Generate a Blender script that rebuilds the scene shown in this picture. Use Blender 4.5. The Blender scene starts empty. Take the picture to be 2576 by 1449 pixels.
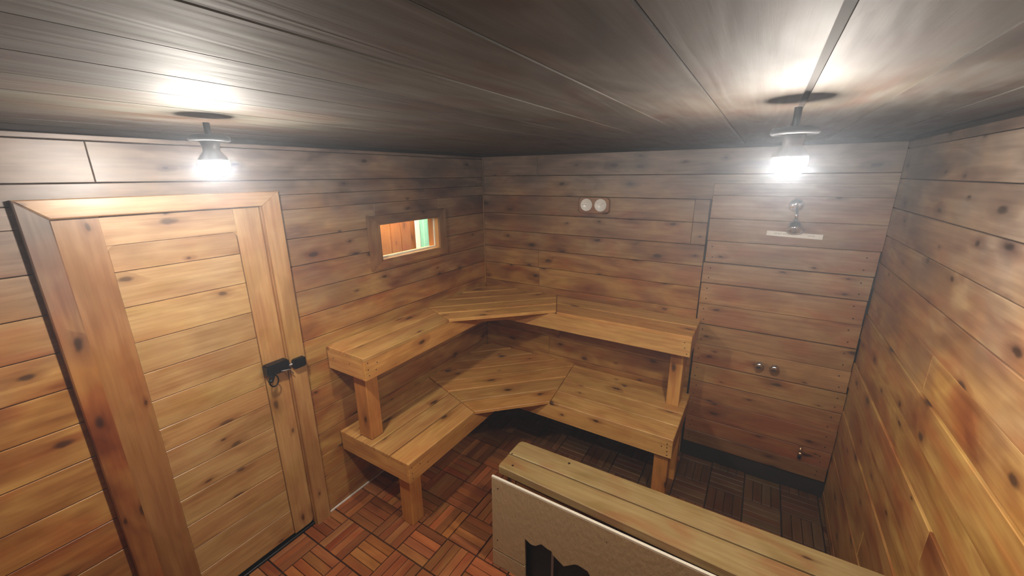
import bpy, bmesh, math, random
from mathutils import Vector, Matrix
random.seed(7)
S = bpy.context.scene
COL = S.collection

# ------------------------------------------------------------------ camera, world, exposure
CH = 2.1131                                   # ceiling height
W = 2.545                                     # room width
NEAR = -3.30                                  # wall behind the camera
cam_d = bpy.data.cameras.new('camera')
cam = bpy.data.objects.new('camera', cam_d)
COL.objects.link(cam)
cam_d.sensor_width = 36.0
cam_d.lens = 1003.025 / 2576 * 36.0
cam_d.clip_start = 0.01
R = ((0.8498807908706714, 0.5269075190757158, -0.008432535224183357),
     (0.13615627126885652, -0.23501683265948325, -0.9624076881234602),
     (-0.5090816350085656, 0.8167836645688111, -0.27147805470935604))
r, d, f = (Vector(v) for v in R)
CPOS = Vector((1.98786, -2.75447, CH - 0.14598))
M = Matrix((r, -d, -f)).transposed().to_4x4()
M.translation = CPOS
cam.matrix_world = M
S.camera = cam

world = bpy.data.worlds.new('world')
S.world = world
world.use_nodes = True
world.node_tree.nodes['Background'].inputs[0].default_value = (0.55, 0.62, 0.70, 1)
world.node_tree.nodes['Background'].inputs[1].default_value = 0.3
S.view_settings.view_transform = 'Standard'
S.view_settings.look = 'None'
S.view_settings.gamma = 1.0
S.view_settings.use_curve_mapping = False
S.view_settings.exposure = 3.48
LAMP_E = 95.0                                 # bulb emission strength
LAMP_C = (1.0, 0.93, 0.84)
HAZE = 0.028                                  # density of the haze added for the lamp glow
S.cycles.max_bounces = 7
S.cycles.diffuse_bounces = 4
S.cycles.glossy_bounces = 3
S.cycles.volume_bounces = 0
S.cycles.adaptive_threshold = 0.04
S.cycles.use_denoising = True
S.cycles.sample_clamp_indirect = 4.0

# ------------------------------------------------------------------ materials
def new_mat(name):
    m = bpy.data.materials.new(name); m.use_nodes = True
    nt = m.node_tree; nt.nodes.clear()
    out = nt.nodes.new('ShaderNodeOutputMaterial')
    b = nt.nodes.new('ShaderNodeBsdfPrincipled')
    nt.links.new(b.outputs[0], out.inputs[0])
    return m, nt, b

def mathn(nt, op, a, b=None, c=None, clamp=False):
    n = nt.nodes.new('ShaderNodeMath'); n.operation = op; n.use_clamp = clamp
    for i, v in enumerate((a, b, c)):
        if v is None: continue
        if isinstance(v, (int, float)): n.inputs[i].default_value = v
        else: nt.links.new(v, n.inputs[i])
    return n.outputs[0]

def mixc(nt, mode, fac, a, b):
    n = nt.nodes.new('ShaderNodeMix'); n.data_type = 'RGBA'; n.blend_type = mode
    if isinstance(fac, (int, float)): n.inputs[0].default_value = fac
    else: nt.links.new(fac, n.inputs[0])
    for i, v in ((6, a), (7, b)):
        if isinstance(v, tuple): n.inputs[i].default_value = (*v, 1) if len(v) == 3 else v
        else: nt.links.new(v, n.inputs[i])
    return n.outputs[2]

def ramp(nt, fac, stops):
    n = nt.nodes.new('ShaderNodeValToRGB')
    e = n.color_ramp.elements
    while len(e) < len(stops): e.new(0.5)
    for el, (p, c) in zip(e, stops):
        el.position = p; el.color = (*c, 1) if len(c) == 3 else c
    nt.links.new(fac, n.inputs[0])
    return n.outputs[0]

def noise(nt, vec, scale, detail=3, rough=0.5, dist=0.0):
    n = nt.nodes.new('ShaderNodeTexNoise')
    n.inputs['Scale'].default_value = scale; n.inputs['Detail'].default_value = detail
    n.inputs['Roughness'].default_value = rough; n.inputs['Distortion'].default_value = dist
    nt.links.new(vec, n.inputs['Vector'])
    return n.outputs[0]

def vmul(nt, vec, s):
    n = nt.nodes.new('ShaderNodeVectorMath'); n.operation = 'MULTIPLY'
    nt.links.new(vec, n.inputs[0]); n.inputs[1].default_value = s
    return n.outputs[0]

ALB = 0.60
def wood(name, stops, rough=0.42, greying=1.0, knots=1.0, rings=0.18, bump=0.17, spec=0.5, kscale=(4.2, 9.0), grey_tone=(0.185, 0.150, 0.130), hue=((0.92, 0.66, 0.60), (0.80, 0.76, 0.62)), grey_from=(1.15, 0.0)):
    stops = [(p, tuple(v * ALB for v in c)) for p, c in stops]
    m, nt, b = new_mat(name)
    tc = nt.nodes.new('ShaderNodeTexCoord'); oi = nt.nodes.new('ShaderNodeObjectInfo')
    off = nt.nodes.new('ShaderNodeVectorMath'); off.operation = 'SCALE'
    off.inputs[0].default_value = (37.0, 91.0, 53.0)
    nt.links.new(oi.outputs['Random'], off.inputs['Scale'])
    ad = nt.nodes.new('ShaderNodeVectorMath'); ad.operation = 'ADD'
    nt.links.new(tc.outputs['Object'], ad.inputs[0]); nt.links.new(off.outputs[0], ad.inputs[1])
    P = ad.outputs[0]
    # knots : squashed voronoi cells, only some of them kept
    vo = nt.nodes.new('ShaderNodeTexVoronoi'); vo.voronoi_dimensions = '2D'; vo.inputs['Scale'].default_value = 1.0
    wob = nt.nodes.new('ShaderNodeVectorMath'); wob.operation = 'ADD'
    nn = nt.nodes.new('ShaderNodeTexNoise'); nn.inputs['Scale'].default_value = 14.0
    nt.links.new(P, nn.inputs['Vector'])
    nt.links.new(vmul(nt, nn.outputs['Color'], (0.18, 0.18, 0.0)), wob.inputs[0])
    nt.links.new(vmul(nt, P, (kscale[0], kscale[1], 0.6)), wob.inputs[1])
    nt.links.new(wob.outputs[0], vo.inputs['Vector'])
    sep = nt.nodes.new('ShaderNodeSeparateColor'); nt.links.new(vo.outputs['Color'], sep.inputs[0])
    keep = mathn(nt, 'GREATER_THAN', sep.outputs[0], 0.64)
    big = mathn(nt, 'MULTIPLY_ADD', sep.outputs[1], 0.9, 0.35)
    dist = mathn(nt, 'DIVIDE', vo.outputs['Distance'], big)
    # low frequency colour
    blotch = noise(nt, vmul(nt, P, (1.3, 4.0, 3.0)), 1.6, 3, 0.55, 0.6)
    figure = noise(nt, vmul(nt, P, (0.7, 7.0, 5.0)), 1.0, 2, 0.5, 0.5)
    kpull = mathn(nt, 'MULTIPLY', mathn(nt, 'SUBTRACT', 1.0, mathn(nt, 'MULTIPLY', dist, 2.2, clamp=True)), keep)
    rg = mathn(nt, 'SINE', mathn(nt, 'MULTIPLY', mathn(nt, 'ADD', figure, mathn(nt, 'MULTIPLY', kpull, 0.12)), 62.0))
    rg = mathn(nt, 'MULTIPLY_ADD', rg, 0.5, 0.5)
    grain = noise(nt, vmul(nt, P, (2.5, 70.0, 70.0)), 1.0, 4, 0.6)
    col = ramp(nt, blotch, stops)
    col = mixc(nt, 'MULTIPLY', mathn(nt, 'MULTIPLY', rg, rings), col, (0.62, 0.42, 0.28))
    col = mixc(nt, 'MULTIPLY', ramp(nt, grain, [(0.35, (0.55,) * 3), (0.65, (0, 0, 0))]), col, (0.66, 0.52, 0.40))
    if knots > 0:
        halo = mathn(nt, 'MULTIPLY', ramp(nt, dist, [(0.05, (1, 1, 1)), (0.34, (0, 0, 0))]), keep)
        core = mathn(nt, 'MULTIPLY', ramp(nt, dist, [(0.055, (1, 1, 1)), (0.12, (0, 0, 0))]), keep)
        col = mixc(nt, 'MULTIPLY', mathn(nt, 'MULTIPLY', halo, 0.7 * knots), col, (0.45, 0.26, 0.16))
        col = mixc(nt, 'MIX', mathn(nt, 'MULTIPLY', core, 0.85 * knots), col, (0.045, 0.020, 0.010))
    # patches of pinker and of olive wood, hand-sized
    h1 = noise(nt, vmul(nt, P, (2.2, 5.0, 3.0)), 1.7, 2, 0.5, 0.4)
    h2 = noise(nt, vmul(nt, P, (3.0, 6.5, 3.0)), 1.3, 2, 0.5, 0.6)
    col = mixc(nt, 'MULTIPLY', mathn(nt, 'MULTIPLY', ramp(nt, h1, [(0.50, (0, 0, 0)), (0.64, (1, 1, 1))]), 0.8), col, hue[0])
    col = mixc(nt, 'MULTIPLY', mathn(nt, 'MULTIPLY', ramp(nt, h2, [(0.50, (0, 0, 0)), (0.66, (1, 1, 1))]), 0.8), col, hue[1])
    # tint of the single piece of wood
    col = mixc(nt, 'MULTIPLY', 1.0, col, oi.outputs['Color'])
    if greying > 0:      # boards turn greyer and darker towards the ceiling
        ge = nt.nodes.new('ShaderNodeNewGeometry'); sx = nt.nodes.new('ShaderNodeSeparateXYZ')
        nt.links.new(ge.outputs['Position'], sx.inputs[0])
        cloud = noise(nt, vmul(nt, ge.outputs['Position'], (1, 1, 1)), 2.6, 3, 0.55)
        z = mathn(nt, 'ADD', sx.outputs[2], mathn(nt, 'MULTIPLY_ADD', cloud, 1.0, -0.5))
        k = mathn(nt, 'MULTIPLY', mathn(nt, 'MULTIPLY_ADD', z, 1 / 0.85, -grey_from[0] / 0.85, clamp=True), greying, clamp=True)
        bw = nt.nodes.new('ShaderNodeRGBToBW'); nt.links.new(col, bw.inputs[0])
        grey = mixc(nt, 'MULTIPLY', 1.0, bw.outputs[0], (grey_tone[0] * 3.4, grey_tone[1] * 3.4, grey_tone[2] * 3.4))
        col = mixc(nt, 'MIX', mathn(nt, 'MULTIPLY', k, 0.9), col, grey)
    nt.links.new(col, b.inputs['Base Color'])
    rr = mathn(nt, 'MULTIPLY_ADD', blotch, 0.25, rough - 0.12)
    nt.links.new(rr, b.inputs['Roughness'])
    b.inputs['Specular IOR Level'].default_value = spec
    bp_ = nt.nodes.new('ShaderNodeBump'); bp_.inputs['Strength'].default_value = bump
    bp_.inputs['Distance'].default_value = 0.002
    wav = noise(nt, vmul(nt, P, (3.0, 10.0, 6.0)), 2.0, 1)
    h = mathn(nt, 'ADD', mathn(nt, 'MULTIPLY', grain, 0.6), mathn(nt, 'ADD', mathn(nt, 'MULTIPLY', rg, 0.25), mathn(nt, 'MULTIPLY', wav, 1.2)))
    nt.links.new(h, bp_.inputs['Height'])
    nt.links.new(bp_.outputs[0], b.inputs['Normal'])
    return m

HONEY = [(0.30, (0.38, 0.130, 0.034)), (0.44, (0.64, 0.285, 0.078)), (0.60, (0.84, 0.46, 0.130)), (0.75, (0.56, 0.22, 0.058))]
PALE = [(0.28, (0.66, 0.33, 0.115)), (0.5, (0.90, 0.54, 0.21)), (0.72, (0.76, 0.41, 0.15))]
MAT = {}
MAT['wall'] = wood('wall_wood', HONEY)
MAT['door'] = wood('door_wood', PALE, rough=0.34, greying=0.55, knots=0.8, rings=0.14, grey_tone=(0.26, 0.215, 0.175), hue=((0.90, 0.76, 0.70), (0.86, 0.86, 0.72)))
MAT['bench'] = wood('bench_wood', [(0.28, (0.90, 0.44, 0.125)), (0.5, (1.20, 0.68, 0.215)), (0.72, (1.0, 0.50, 0.15))], rough=0.45, greying=0.15, rings=0.16, hue=((0.90, 0.78, 0.76), (0.84, 0.86, 0.74)), kscale=(3.4, 8.0))
MAT['panel'] = wood('shower_panel_wood', [(0.28, (0.52, 0.25, 0.09)), (0.5, (0.76, 0.44, 0.17)), (0.72, (0.60, 0.29, 0.11))], rough=0.5, grey_tone=(0.24, 0.20, 0.175), greying=0.85, rings=0.2, kscale=(4.0, 11.0))
MAT['rail'] = wood('rail_wood', [(0.28, (0.52, 0.36, 0.14)), (0.5, (0.64, 0.47, 0.20)), (0.72, (0.56, 0.38, 0.15))], rough=0.5, greying=0.0, rings=0.10, kscale=(2.2, 9.0))
MAT['ceiling'] = wood('ceiling_wood', [(0.28, (0.075, 0.068, 0.060)), (0.5, (0.145, 0.130, 0.115)), (0.72, (0.10, 0.089, 0.078))], rough=0.74, spec=0.3, greying=0.0, knots=0.7, rings=0.35, bump=0.6, kscale=(2.0, 6.0))
MAT['deck'] = wood('deck_wood', [(0.28, (0.50, 0.165, 0.05)), (0.5, (0.70, 0.26, 0.075)), (0.72, (0.56, 0.20, 0.06))], rough=0.5, greying=0.0, knots=0.0, rings=0.15)
MAT['orange'] = wood('outer_room_wood', [(0.28, (0.50, 0.17, 0.04)), (0.5, (0.62, 0.24, 0.06)), (0.72, (0.55, 0.2, 0.05))], rough=0.5, greying=0.0, knots=0.7)

def plain(name, col, rough=0.5, metal=0.0, emit=None, strength=0.0, trans=0.0, bump=None):
    m, nt, b = new_mat(name)
    tc = nt.nodes.new('ShaderNodeTexCoord')
    n = noise(nt, tc.outputs['Object'], 30.0, 3)
    c = mixc(nt, 'MULTIPLY', mathn(nt, 'MULTIPLY', n, 0.35), col, (0.6, 0.6, 0.6))
    nt.links.new(c, b.inputs['Base Color'])
    b.inputs['Roughness'].default_value = rough; b.inputs['Metallic'].default_value = metal
    b.inputs['Transmission Weight'].default_value = trans
    if emit:
        b.inputs['Emission Color'].default_value = (*emit, 1); b.inputs['Emission Strength'].default_value = strength
    if bump:
        bn = nt.nodes.new('ShaderNodeBump'); bn.inputs['Strength'].default_value = bump[1]; bn.inputs['Distance'].default_value = 0.003
        hn = noise(nt, vmul(nt, tc.outputs['Object'], (1, 1, 0.45)), bump[0], 3)
        nt.links.new(hn, bn.inputs['Height']); nt.links.new(bn.outputs[0], b.inputs['Normal'])
    return m
MAT['dark'] = plain('dark_backing', (0.018, 0.011, 0.007), 0.9)
MAT['black_metal'] = plain('black_iron', (0.012, 0.012, 0.014), 0.38, 0.6)
MAT['chrome'] = plain('chrome', (0.72, 0.72, 0.74), 0.12, 1.0)
MAT['brass'] = plain('old_brass', (0.65, 0.48, 0.30), 0.35, 1.0)
MAT['white'] = plain('white_plastic', (0.78, 0.77, 0.72), 0.35)
MAT['dial'] = plain('dial_face', (0.80, 0.80, 0.76), 0.25)
MAT['sign'] = plain('sign_plate', (0.72, 0.69, 0.62), 0.35)
MAT['ink'] = plain('faded_ink', (0.28, 0.25, 0.19), 0.6)
MAT['dark_ink'] = plain('dial_ink', (0.09, 0.09, 0.09), 0.6)
MAT['cement'] = plain('cement_board', (0.47, 0.35, 0.19), 0.6, bump=(75.0, 0.9))
MAT['cement_edge'] = plain('board_edge', (0.80, 0.74, 0.60), 0.6)
MAT['tile_base'] = plain('deck_base', (0.03, 0.017, 0.010), 0.7)
MAT['trim_white'] = plain('white_strip', (0.75, 0.70, 0.62), 0.4)
MAT['porcelain'] = plain('porcelain', (0.25, 0.25, 0.25), 0.3)
MAT['lamp_metal'] = plain('lamp_metal', (0.035, 0.037, 0.04), 0.6, 0.0)
MAT['bulb'] = plain('bulb_glow', (1, 1, 1), 0.3, emit=LAMP_C, strength=LAMP_E)
MAT['mint'] = plain('mint_curtain', (0.35, 0.75, 0.55), 0.7)
MAT['outer_white'] = plain('outer_white_trim', (0.85, 0.84, 0.70), 0.5)
MAT['steel'] = plain('grey_steel', (0.32, 0.30, 0.30), 0.45, 0.8)
MAT['nail'] = plain('nail_rust', (0.06, 0.03, 0.02), 0.6, 0.4)
g, nt, b = new_mat('window_glass')
b.inputs['Transmission Weight'].default_value = 1.0; b.inputs['Roughness'].default_value = 0.02; b.inputs['IOR'].default_value = 1.45
n = nt.nodes.new('ShaderNodeTexNoise'); n.inputs['Scale'].default_value = 6
rm = nt.nodes.new('ShaderNodeMapRange'); rm.inputs[3].default_value = 0.0; rm.inputs[4].default_value = 0.04
nt.links.new(n.outputs[0], rm.inputs[0]); nt.links.new(rm.outputs[0], b.inputs['Roughness'])
MAT['glass'] = g

# ------------------------------------------------------------------ object helpers
def link(name, me, mat, parent=None, mw=None, tint=None):
    o = bpy.data.objects.new(name, me); COL.objects.link(o)
    if mat is not None and len(me.materials) == 0: me.materials.append(mat)
    if parent is not None:
        o.parent = parent
        o.matrix_parent_inverse = LOC[parent.name].inverted()
    m = mw if mw is not None else Matrix.Identity(4)
    o.matrix_basis = m
    # chained parenting: matrix_world = parent_world * inverse(parent_world) * basis = basis
    LOC[o.name] = m.copy()
    o.color = (*(tint or (1, 1, 1)), 1)
    return o
LOC = {}

def empty(name, loc, label=None, cat=None, group=None, kind=None):
    o = bpy.data.objects.new(name, None); COL.objects.link(o); o.empty_display_size = 0.05
    m = Matrix.Translation(loc); o.matrix_basis = m; LOC[o.name] = m
    tag(o, label, cat, group, kind)
    return o

def tag(o, label=None, cat=None, group=None, kind=None):
    if label: o['label'] = label
    if cat: o['category'] = cat
    if group: o['group'] = group
    if kind: o['kind'] = kind
    return o

def frame(origin, ux, uy):
    ux = Vector(ux).normalized(); uy = Vector(uy); uy = (uy - ux * uy.dot(ux)).normalized(); uz = ux.cross(uy)
    m = Matrix((ux, uy, uz)).transposed().to_4x4(); m.translation = Vector(origin)
    return m

def prism_mesh(poly, z0, z1, ch=0.002):
    """polygon (CCW in local XY) extruded z0..z1, upper edges chamfered by ch"""
    bm = bmesh.new()
    n = len(poly)
    c = Vector((sum(p[0] for p in poly) / n, sum(p[1] for p in poly) / n))
    lo = [bm.verts.new((p[0], p[1], z0)) for p in poly]
    mid = [bm.verts.new((p[0], p[1], z1 - ch)) for p in poly]
    ins = []
    for i, p in enumerate(poly):
        a = Vector(poly[i - 1]); q = Vector(p); e = Vector(poly[(i + 1) % n])
        d1 = (q - a).normalized(); d2 = (e - q).normalized()
        n1 = Vector((-d1.y, d1.x)); n2 = Vector((-d2.y, d2.x))
        bis = (n1 + n2)
        bis = bis / max(0.35, 1 + n1.dot(n2)) if bis.length > 1e-6 else n1
        ins.append(bm.verts.new((q.x + bis.x * ch, q.y + bis.y * ch, z1)))
    for i in range(n):
        j = (i + 1) % n
        bm.faces.new((lo[i], lo[j], mid[j], mid[i]))
        bm.faces.new((mid[i], mid[j], ins[j], ins[i]))
    bm.faces.new(ins)
    bm.faces.new(list(reversed(lo)))
    me = bpy.data.meshes.new('prism'); bm.normal_update(); bm.to_mesh(me); bm.free()
    return me

def board(name, origin, ux, uy, L, Wd, T, mat, parent, tint=None, ch=0.002, poly=None):
    """a plank: local X along the grain, Y across, Z out of its face; origin = low corner of its back face"""
    mw = frame(origin, ux, uy)
    if poly is None:
        mid = mw @ Vector((L / 2, Wd / 2, 0)); mw.translation = mid
        poly = [(-L / 2, -Wd / 2), (L / 2, -Wd / 2), (L / 2, Wd / 2), (-L / 2, Wd / 2)]
    return link(name, prism_mesh(poly, 0, T, ch), mat, parent, mw, tint)

def vary(a=0.13, base=(1, 1, 1)):
    v = 1 + random.uniform(-a, a); w = random.uniform(-0.06, 0.06)
    return (min(1.0, base[0] * v * (1 + w) ), base[1] * v, base[2] * v * (1 - w))

def boxes_mesh(bs):
    bm = bmesh.new()
    for (x0, y0, z0, x1, y1, z1) in bs:
        vs = [bm.verts.new(p) for p in ((x0, y0, z0), (x1, y0, z0), (x1, y1, z0), (x0, y1, z0), (x0, y0, z1), (x1, y0, z1), (x1, y1, z1), (x0, y1, z1))]
        for q in ((0, 3, 2, 1), (4, 5, 6, 7), (0, 1, 5, 4), (1, 2, 6, 5), (2, 3, 7, 6), (3, 0, 4, 7)):
            bm.faces.new([vs[i] for i in q])
    me = bpy.data.meshes.new('boxes'); bm.to_mesh(me); bm.free(); return me

def box(name, a, b_, mat, parent=None, bevel=0.0, tint=None):
    """box with its object origin in its middle"""
    a = Vector(a); b_ = Vector(b_); c = (a + b_) / 2; h = (b_ - a) / 2
    # the grain (local X) follows the longest edge
    ax = max(range(3), key=lambda i: h[i])
    E3 = [Vector((1, 0, 0)), Vector((0, 1, 0)), Vector((0, 0, 1))]
    ux, uy, uz = E3[ax], E3[(ax + 1) % 3], E3[(ax + 2) % 3]
    hx, hy, hz_ = h[ax], h[(ax + 1) % 3], h[(ax + 2) % 3]
    me = boxes_mesh([(-hx, -hy, -hz_, hx, hy, hz_)])
    if bevel:
        bm = bmesh.new(); bm.from_mesh(me)
        bmesh.ops.bevel(bm, geom=bm.edges[:], offset=bevel, segments=1, affect='EDGES'); bm.to_mesh(me); bm.free()
    return link(name, me, mat, parent, frame(c, ux, uy), tint)

def lathe(name, prof, mat, parent, mw, seg=32, smooth=True, wob=None):
    bm = bmesh.new(); rings = []
    for (rr, z) in prof:
        if rr < 1e-6: rings.append([bm.verts.new((0, 0, z))])
        else: rings.append([bm.verts.new((rr * math.cos(2 * math.pi * i / seg) * (wob(i) if wob else 1), rr * math.sin(2 * math.pi * i / seg) * (wob(i) if wob else 1), z)) for i in range(seg)])
    for A, B in zip(rings, rings[1:]):
        for i in range(seg):
            j = (i + 1) % seg
            if len(A) == 1 and len(B) == 1: continue
            if len(A) == 1: bm.faces.new((A[0], B[j], B[i]))
            elif len(B) == 1: bm.faces.new((A[i], A[j], B[0]))
            else: bm.faces.new((A[i], A[j], B[j], B[i]))
    if smooth:
        for fc in bm.faces: fc.smooth = True
    bmesh.ops.recalc_face_normals(bm, faces=bm.faces[:])
    me = bpy.data.meshes.new(name); bm.to_mesh(me); bm.free()
    return link(name, me, mat, parent, mw)

def tube(name, pts, rad, mat, parent, seg=12):
    bm = bmesh.new(); pts = [Vector(p) for p in pts]; c0 = pts[0].copy(); rings = []
    for i, p in enumerate(pts):
        t = (pts[min(i + 1, len(pts) - 1)] - pts[max(i - 1, 0)]).normalized()
        u = t.orthogonal().normalized() if i == 0 else (u - t * u.dot(t)).normalized()
        v = t.cross(u); rr = rad[i] if isinstance(rad, (list, tuple)) else rad
        rings.append([bm.verts.new(p - c0 + (u * math.cos(a) + v * math.sin(a)) * rr) for a in [2 * math.pi * k / seg for k in range(seg)]])
    for A, B in zip(rings, rings[1:]):
        for i in range(seg):
            fc = bm.faces.new((A[i], A[(i + 1) % seg], B[(i + 1) % seg], B[i])); fc.smooth = True
    bm.faces.new(rings[0]); bm.faces.new(rings[-1])
    bmesh.ops.recalc_face_normals(bm, faces=bm.faces[:])
    me = bpy.data.meshes.new(name); bm.to_mesh(me); bm.free()
    return link(name, me, mat, parent, Matrix.Translation(c0))

def discs_mesh(items, seg=8):
    """items: (centre, normal, rx, thickness) small disc heads joined into one mesh"""
    bm = bmesh.new()
    for (c, nrm, rr, t) in items:
        nrm = Vector(nrm).normalized(); u = nrm.orthogonal().normalized(); v = nrm.cross(u); c = Vector(c)
        a = [bm.verts.new(c + (u * math.cos(k * 2 * math.pi / seg) + v * math.sin(k * 2 * math.pi / seg)) * rr) for k in range(seg)]
        b2 = [bm.verts.new(x.co + nrm * t) for x in a]
        for k in range(seg): bm.faces.new((a[k], a[(k + 1) % seg], b2[(k + 1) % seg], b2[k]))
        bm.faces.new(b2)
    me = bpy.data.meshes.new('discs'); bm.to_mesh(me); bm.free(); return me

def text_mesh(txt, size, mw, mat, parent, name='lettering', sx=1.0):
    cu = bpy.data.curves.new(name, 'FONT'); cu.body = txt; cu.size = size; cu.extrude = 0.0004; cu.align_x = 'CENTER'; cu.align_y = 'CENTER'
    to = bpy.data.objects.new(name, cu); COL.objects.link(to)
    bpy.context.view_layer.update()
    me = bpy.data.meshes.new_from_object(to)
    bpy.data.objects.remove(to)
    me.transform(Matrix.Diagonal((sx, 1, 1, 1)))
    me.materials.clear()
    return link(name, me, mat, parent, mw)

# ------------------------------------------------------------------ room shell
T = 0.018
# left wall backing with the window opening
WY0, WY1, WZ0, WZ1 = -1.115, -0.572, 1.468, 1.683
wl = link('wall_left', boxes_mesh([(-0.11, NEAR - 0.1, -0.05, -0.048, WY0 - 0.015, CH + 0.03), (-0.11, WY1 + 0.015, -0.05, -0.048, 0.1, CH + 0.03),
                                   (-0.11, WY0 - 0.015, -0.05, -0.048, WY1 + 0.015, WZ0 - 0.017), (-0.11, WY0 - 0.015, WZ1 + 0.015, -0.048, WY1 + 0.015, CH + 0.03)]), MAT['dark'])
tag(wl, kind='structure')
wb = link('wall_back', boxes_mesh([(-0.048, 0.030, -0.05, W + 0.1, 0.1, CH + 0.03)]), MAT['dark']); tag(wb, kind='structure')
wr = link('wall_right', boxes_mesh([(W + 0.030, NEAR - 0.1, -0.05, W + 0.1, 0.03, CH + 0.03)]), MAT['dark']); tag(wr, kind='structure')
wn = link('wall_near', boxes_mesh([(-0.048, NEAR - 0.1, -0.05, W + 0.03, NEAR - 0.02, CH + 0.03)]), MAT['dark']); tag(wn, kind='structure')
ce = link('ceiling', boxes_mesh([(-0.048, NEAR - 0.02, CH + 0.022, W + 0.03, 0.03, CH + 0.06)]), MAT['dark']); tag(ce, kind='structure')

GREYER = (0.88, 0.86, 0.84)
ZL = [2.113, 2.093, 1.955, 1.815, 1.670, 1.530, 1.394, 1.260, 1.121, 0.976, 0.829, 0.690, 0.545, 0.405, 0.264, 0.118, 0.004]
def wall_course(parent, z1, z0, spans, mk, gap=0.0032, proud=0.003):
    for (a, b2) in spans:
        mk(parent, a + 0.0008, b2 - 0.0008, z0 + gap / 2, z1 - gap / 2, random.uniform(0, proud))

def mk_left(parent, y0, y1, z0, z1, pr):
    # length along +y, width along +z, face +x
    board('board', (-T + 0.0, y0, z0), (0, 1, 0), (0, 0, 1), y1 - y0, z1 - z0, T + pr * 0.4 - 0.0005, MAT['wall'], parent, vary(0.12, (1, 1, 1)), ch=0.0018)
for i in range(len(ZL) - 1):
    z1, z0 = ZL[i], ZL[i + 1]
    if z0 > 1.9:
        spans = [(NEAR, -2.298), (-2.298, 0.0)] if i == 1 else [(NEAR, 0.0)]
        wall_course(wl, z1, z0, spans, mk_left)
        continue
    sp = [(NEAR, -2.485), (-1.712, 0.0)]
    if i == 2:        # course that meets the top of the door casing
        wall_course(wl, z1, 1.885, [(NEAR, 0.0)], mk_left)
        wall_course(wl, 1.8845, z0, sp, mk_left, gap=0.0)
        continue
    if z0 < WZ1 and z1 > WZ0:
        sp = [(NEAR, -2.485), (-1.712, WY0 - 0.01), (WY1 + 0.01, 0.0)]
        wall_course(wl, z1, z0, sp, mk_left)
        if z0 < WZ1 < z1: wall_course(wl, z1, WZ1 + 0.01, [(WY0 - 0.01, WY1 + 0.01)], mk_left)
        if z0 < WZ0 < z1: wall_course(wl, WZ0 - 0.01, z0, [(WY0 - 0.01, WY1 + 0.01)], mk_left)
        continue
    wall_course(wl, z1, z0, sp, mk_left)

# back wall : courses stop at the shower panel
ZB = [2.113, 1.965, 1.816, 1.674, 1.534, 1.398, 1.258, 1.104, 0.965, 0.830, 0.690, 0.533, 0.395, 0.260, 0.120, 0.004]
def mk_back(parent, x0, x1, z0, z1, pr):
    board('board', (x0, T, z0), (1, 0, 0), (0, 0, 1), x1 - x0, z1 - z0, T + pr, MAT['wall'], parent, vary(0.12), ch=0.0018)
BJ = {0: [0.50], 3: [1.62], 6: [0.53], 5: [0.52], 9: [0.72], 10: [0.63], 2: [1.62]}
for i in range(len(ZB) - 1):
    xr = W if ZB[i] > 1.93 else 1.706
    if ZB[i + 1] > 1.93: xr = W
    cuts = [0.0] + BJ.get(i, []) + [xr]
    wall_course(wb, ZB[i], ZB[i + 1], list(zip(cuts, cuts[1:])), mk_back, proud=0.001)
# boards of the back wall above the shower panel and dark set-back wall base below it
mk_back(wb, 1.7065, W, 1.918, 1.964, 0.0)
box('wall_base', (1.7075, 0.004, 0.0), (W, 0.03, 0.13), MAT['dark'], wb)

# right wall
ZR = [2.113, 2.078, 1.936, 1.794, 1.654, 1.512, 1.370, 1.226, 1.080, 0.938, 0.782, 0.635, 0.490, 0.345, 0.200, 0.060, 0.004]
def mk_right(parent, y0, y1, z0, z1, pr):
    board('board', (W + T, y1, z0), (0, -1, 0), (0, 0, 1), y1 - y0, z1 - z0, T + pr, MAT['wall'], parent, vary(0.13), ch=0.0022)
RJ = {4: [-1.9], 6: [-0.95], 7: [-2.2], 9: [-1.3], 12: [-0.8]}
PRR = {5: 0.004, 6: 0.0, 7: 0.006, 8: 0.001, 9: 0.007, 10: 0.001, 11: 0.006}
for i in range(len(ZR) - 1):
    cuts = [NEAR] + RJ.get(i, []) + [-0.0]
    for a, b2 in zip(cuts, cuts[1:]):
        mk_right(wr, a + 0.001, b2 - 0.001, ZR[i + 1] + 0.0015, ZR[i] - 0.0015, PRR.get(i, random.uniform(0, 0.003)))
# near wall (behind the camera)
for i in range(len(ZB) - 1):
    board('board', (W, NEAR - 0.02, ZB[i + 1] + 0.001), (-1, 0, 0), (0, 0, 1), W, ZB[i] - ZB[i + 1] - 0.002, T, MAT['wall'], wn, vary(0.12))

# ceiling boards run from the near wall to the back wall
XC = [0.0, 0.062, 0.205, 0.385, 0.570, 0.750, 0.935, 1.120, 1.305, 1.485, 1.667, 1.851, 2.034, 2.210, 2.400, W]
GAP = {2.034: 0.013, 1.851: 0.006, 1.667: 0.007, 1.485: 0.007, 1.120: 0.005, 0.750: 0.005, 0.205: 0.007, 2.210: 0.004, 2.4: 0.006}
for a, b2 in zip(XC, XC[1:]):
    ga = GAP.get(a, 0.003) / 2; gb = GAP.get(b2, 0.003) / 2
    # length along +y, width along -x : face looks down
    board('board', (b2 - gb, NEAR, CH + T), (0, 1, 0), (1, 0, 0), -NEAR, 0.1, T, MAT['ceiling'], ce, vary(0.16),
          ch=0.003, poly=[(0, -(b2 - gb - a - ga)), (-NEAR, -(b2 - gb - a - ga)), (-NEAR, 0), (0, 0)]) if False else \
    board('board', (a + ga, 0.0, CH + T), (0, -1, 0), (1, 0, 0), -NEAR, b2 - gb - a - ga, T + random.uniform(-0.001, 0.0055), MAT['ceiling'], ce, vary(0.16), ch=0.003)

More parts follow.
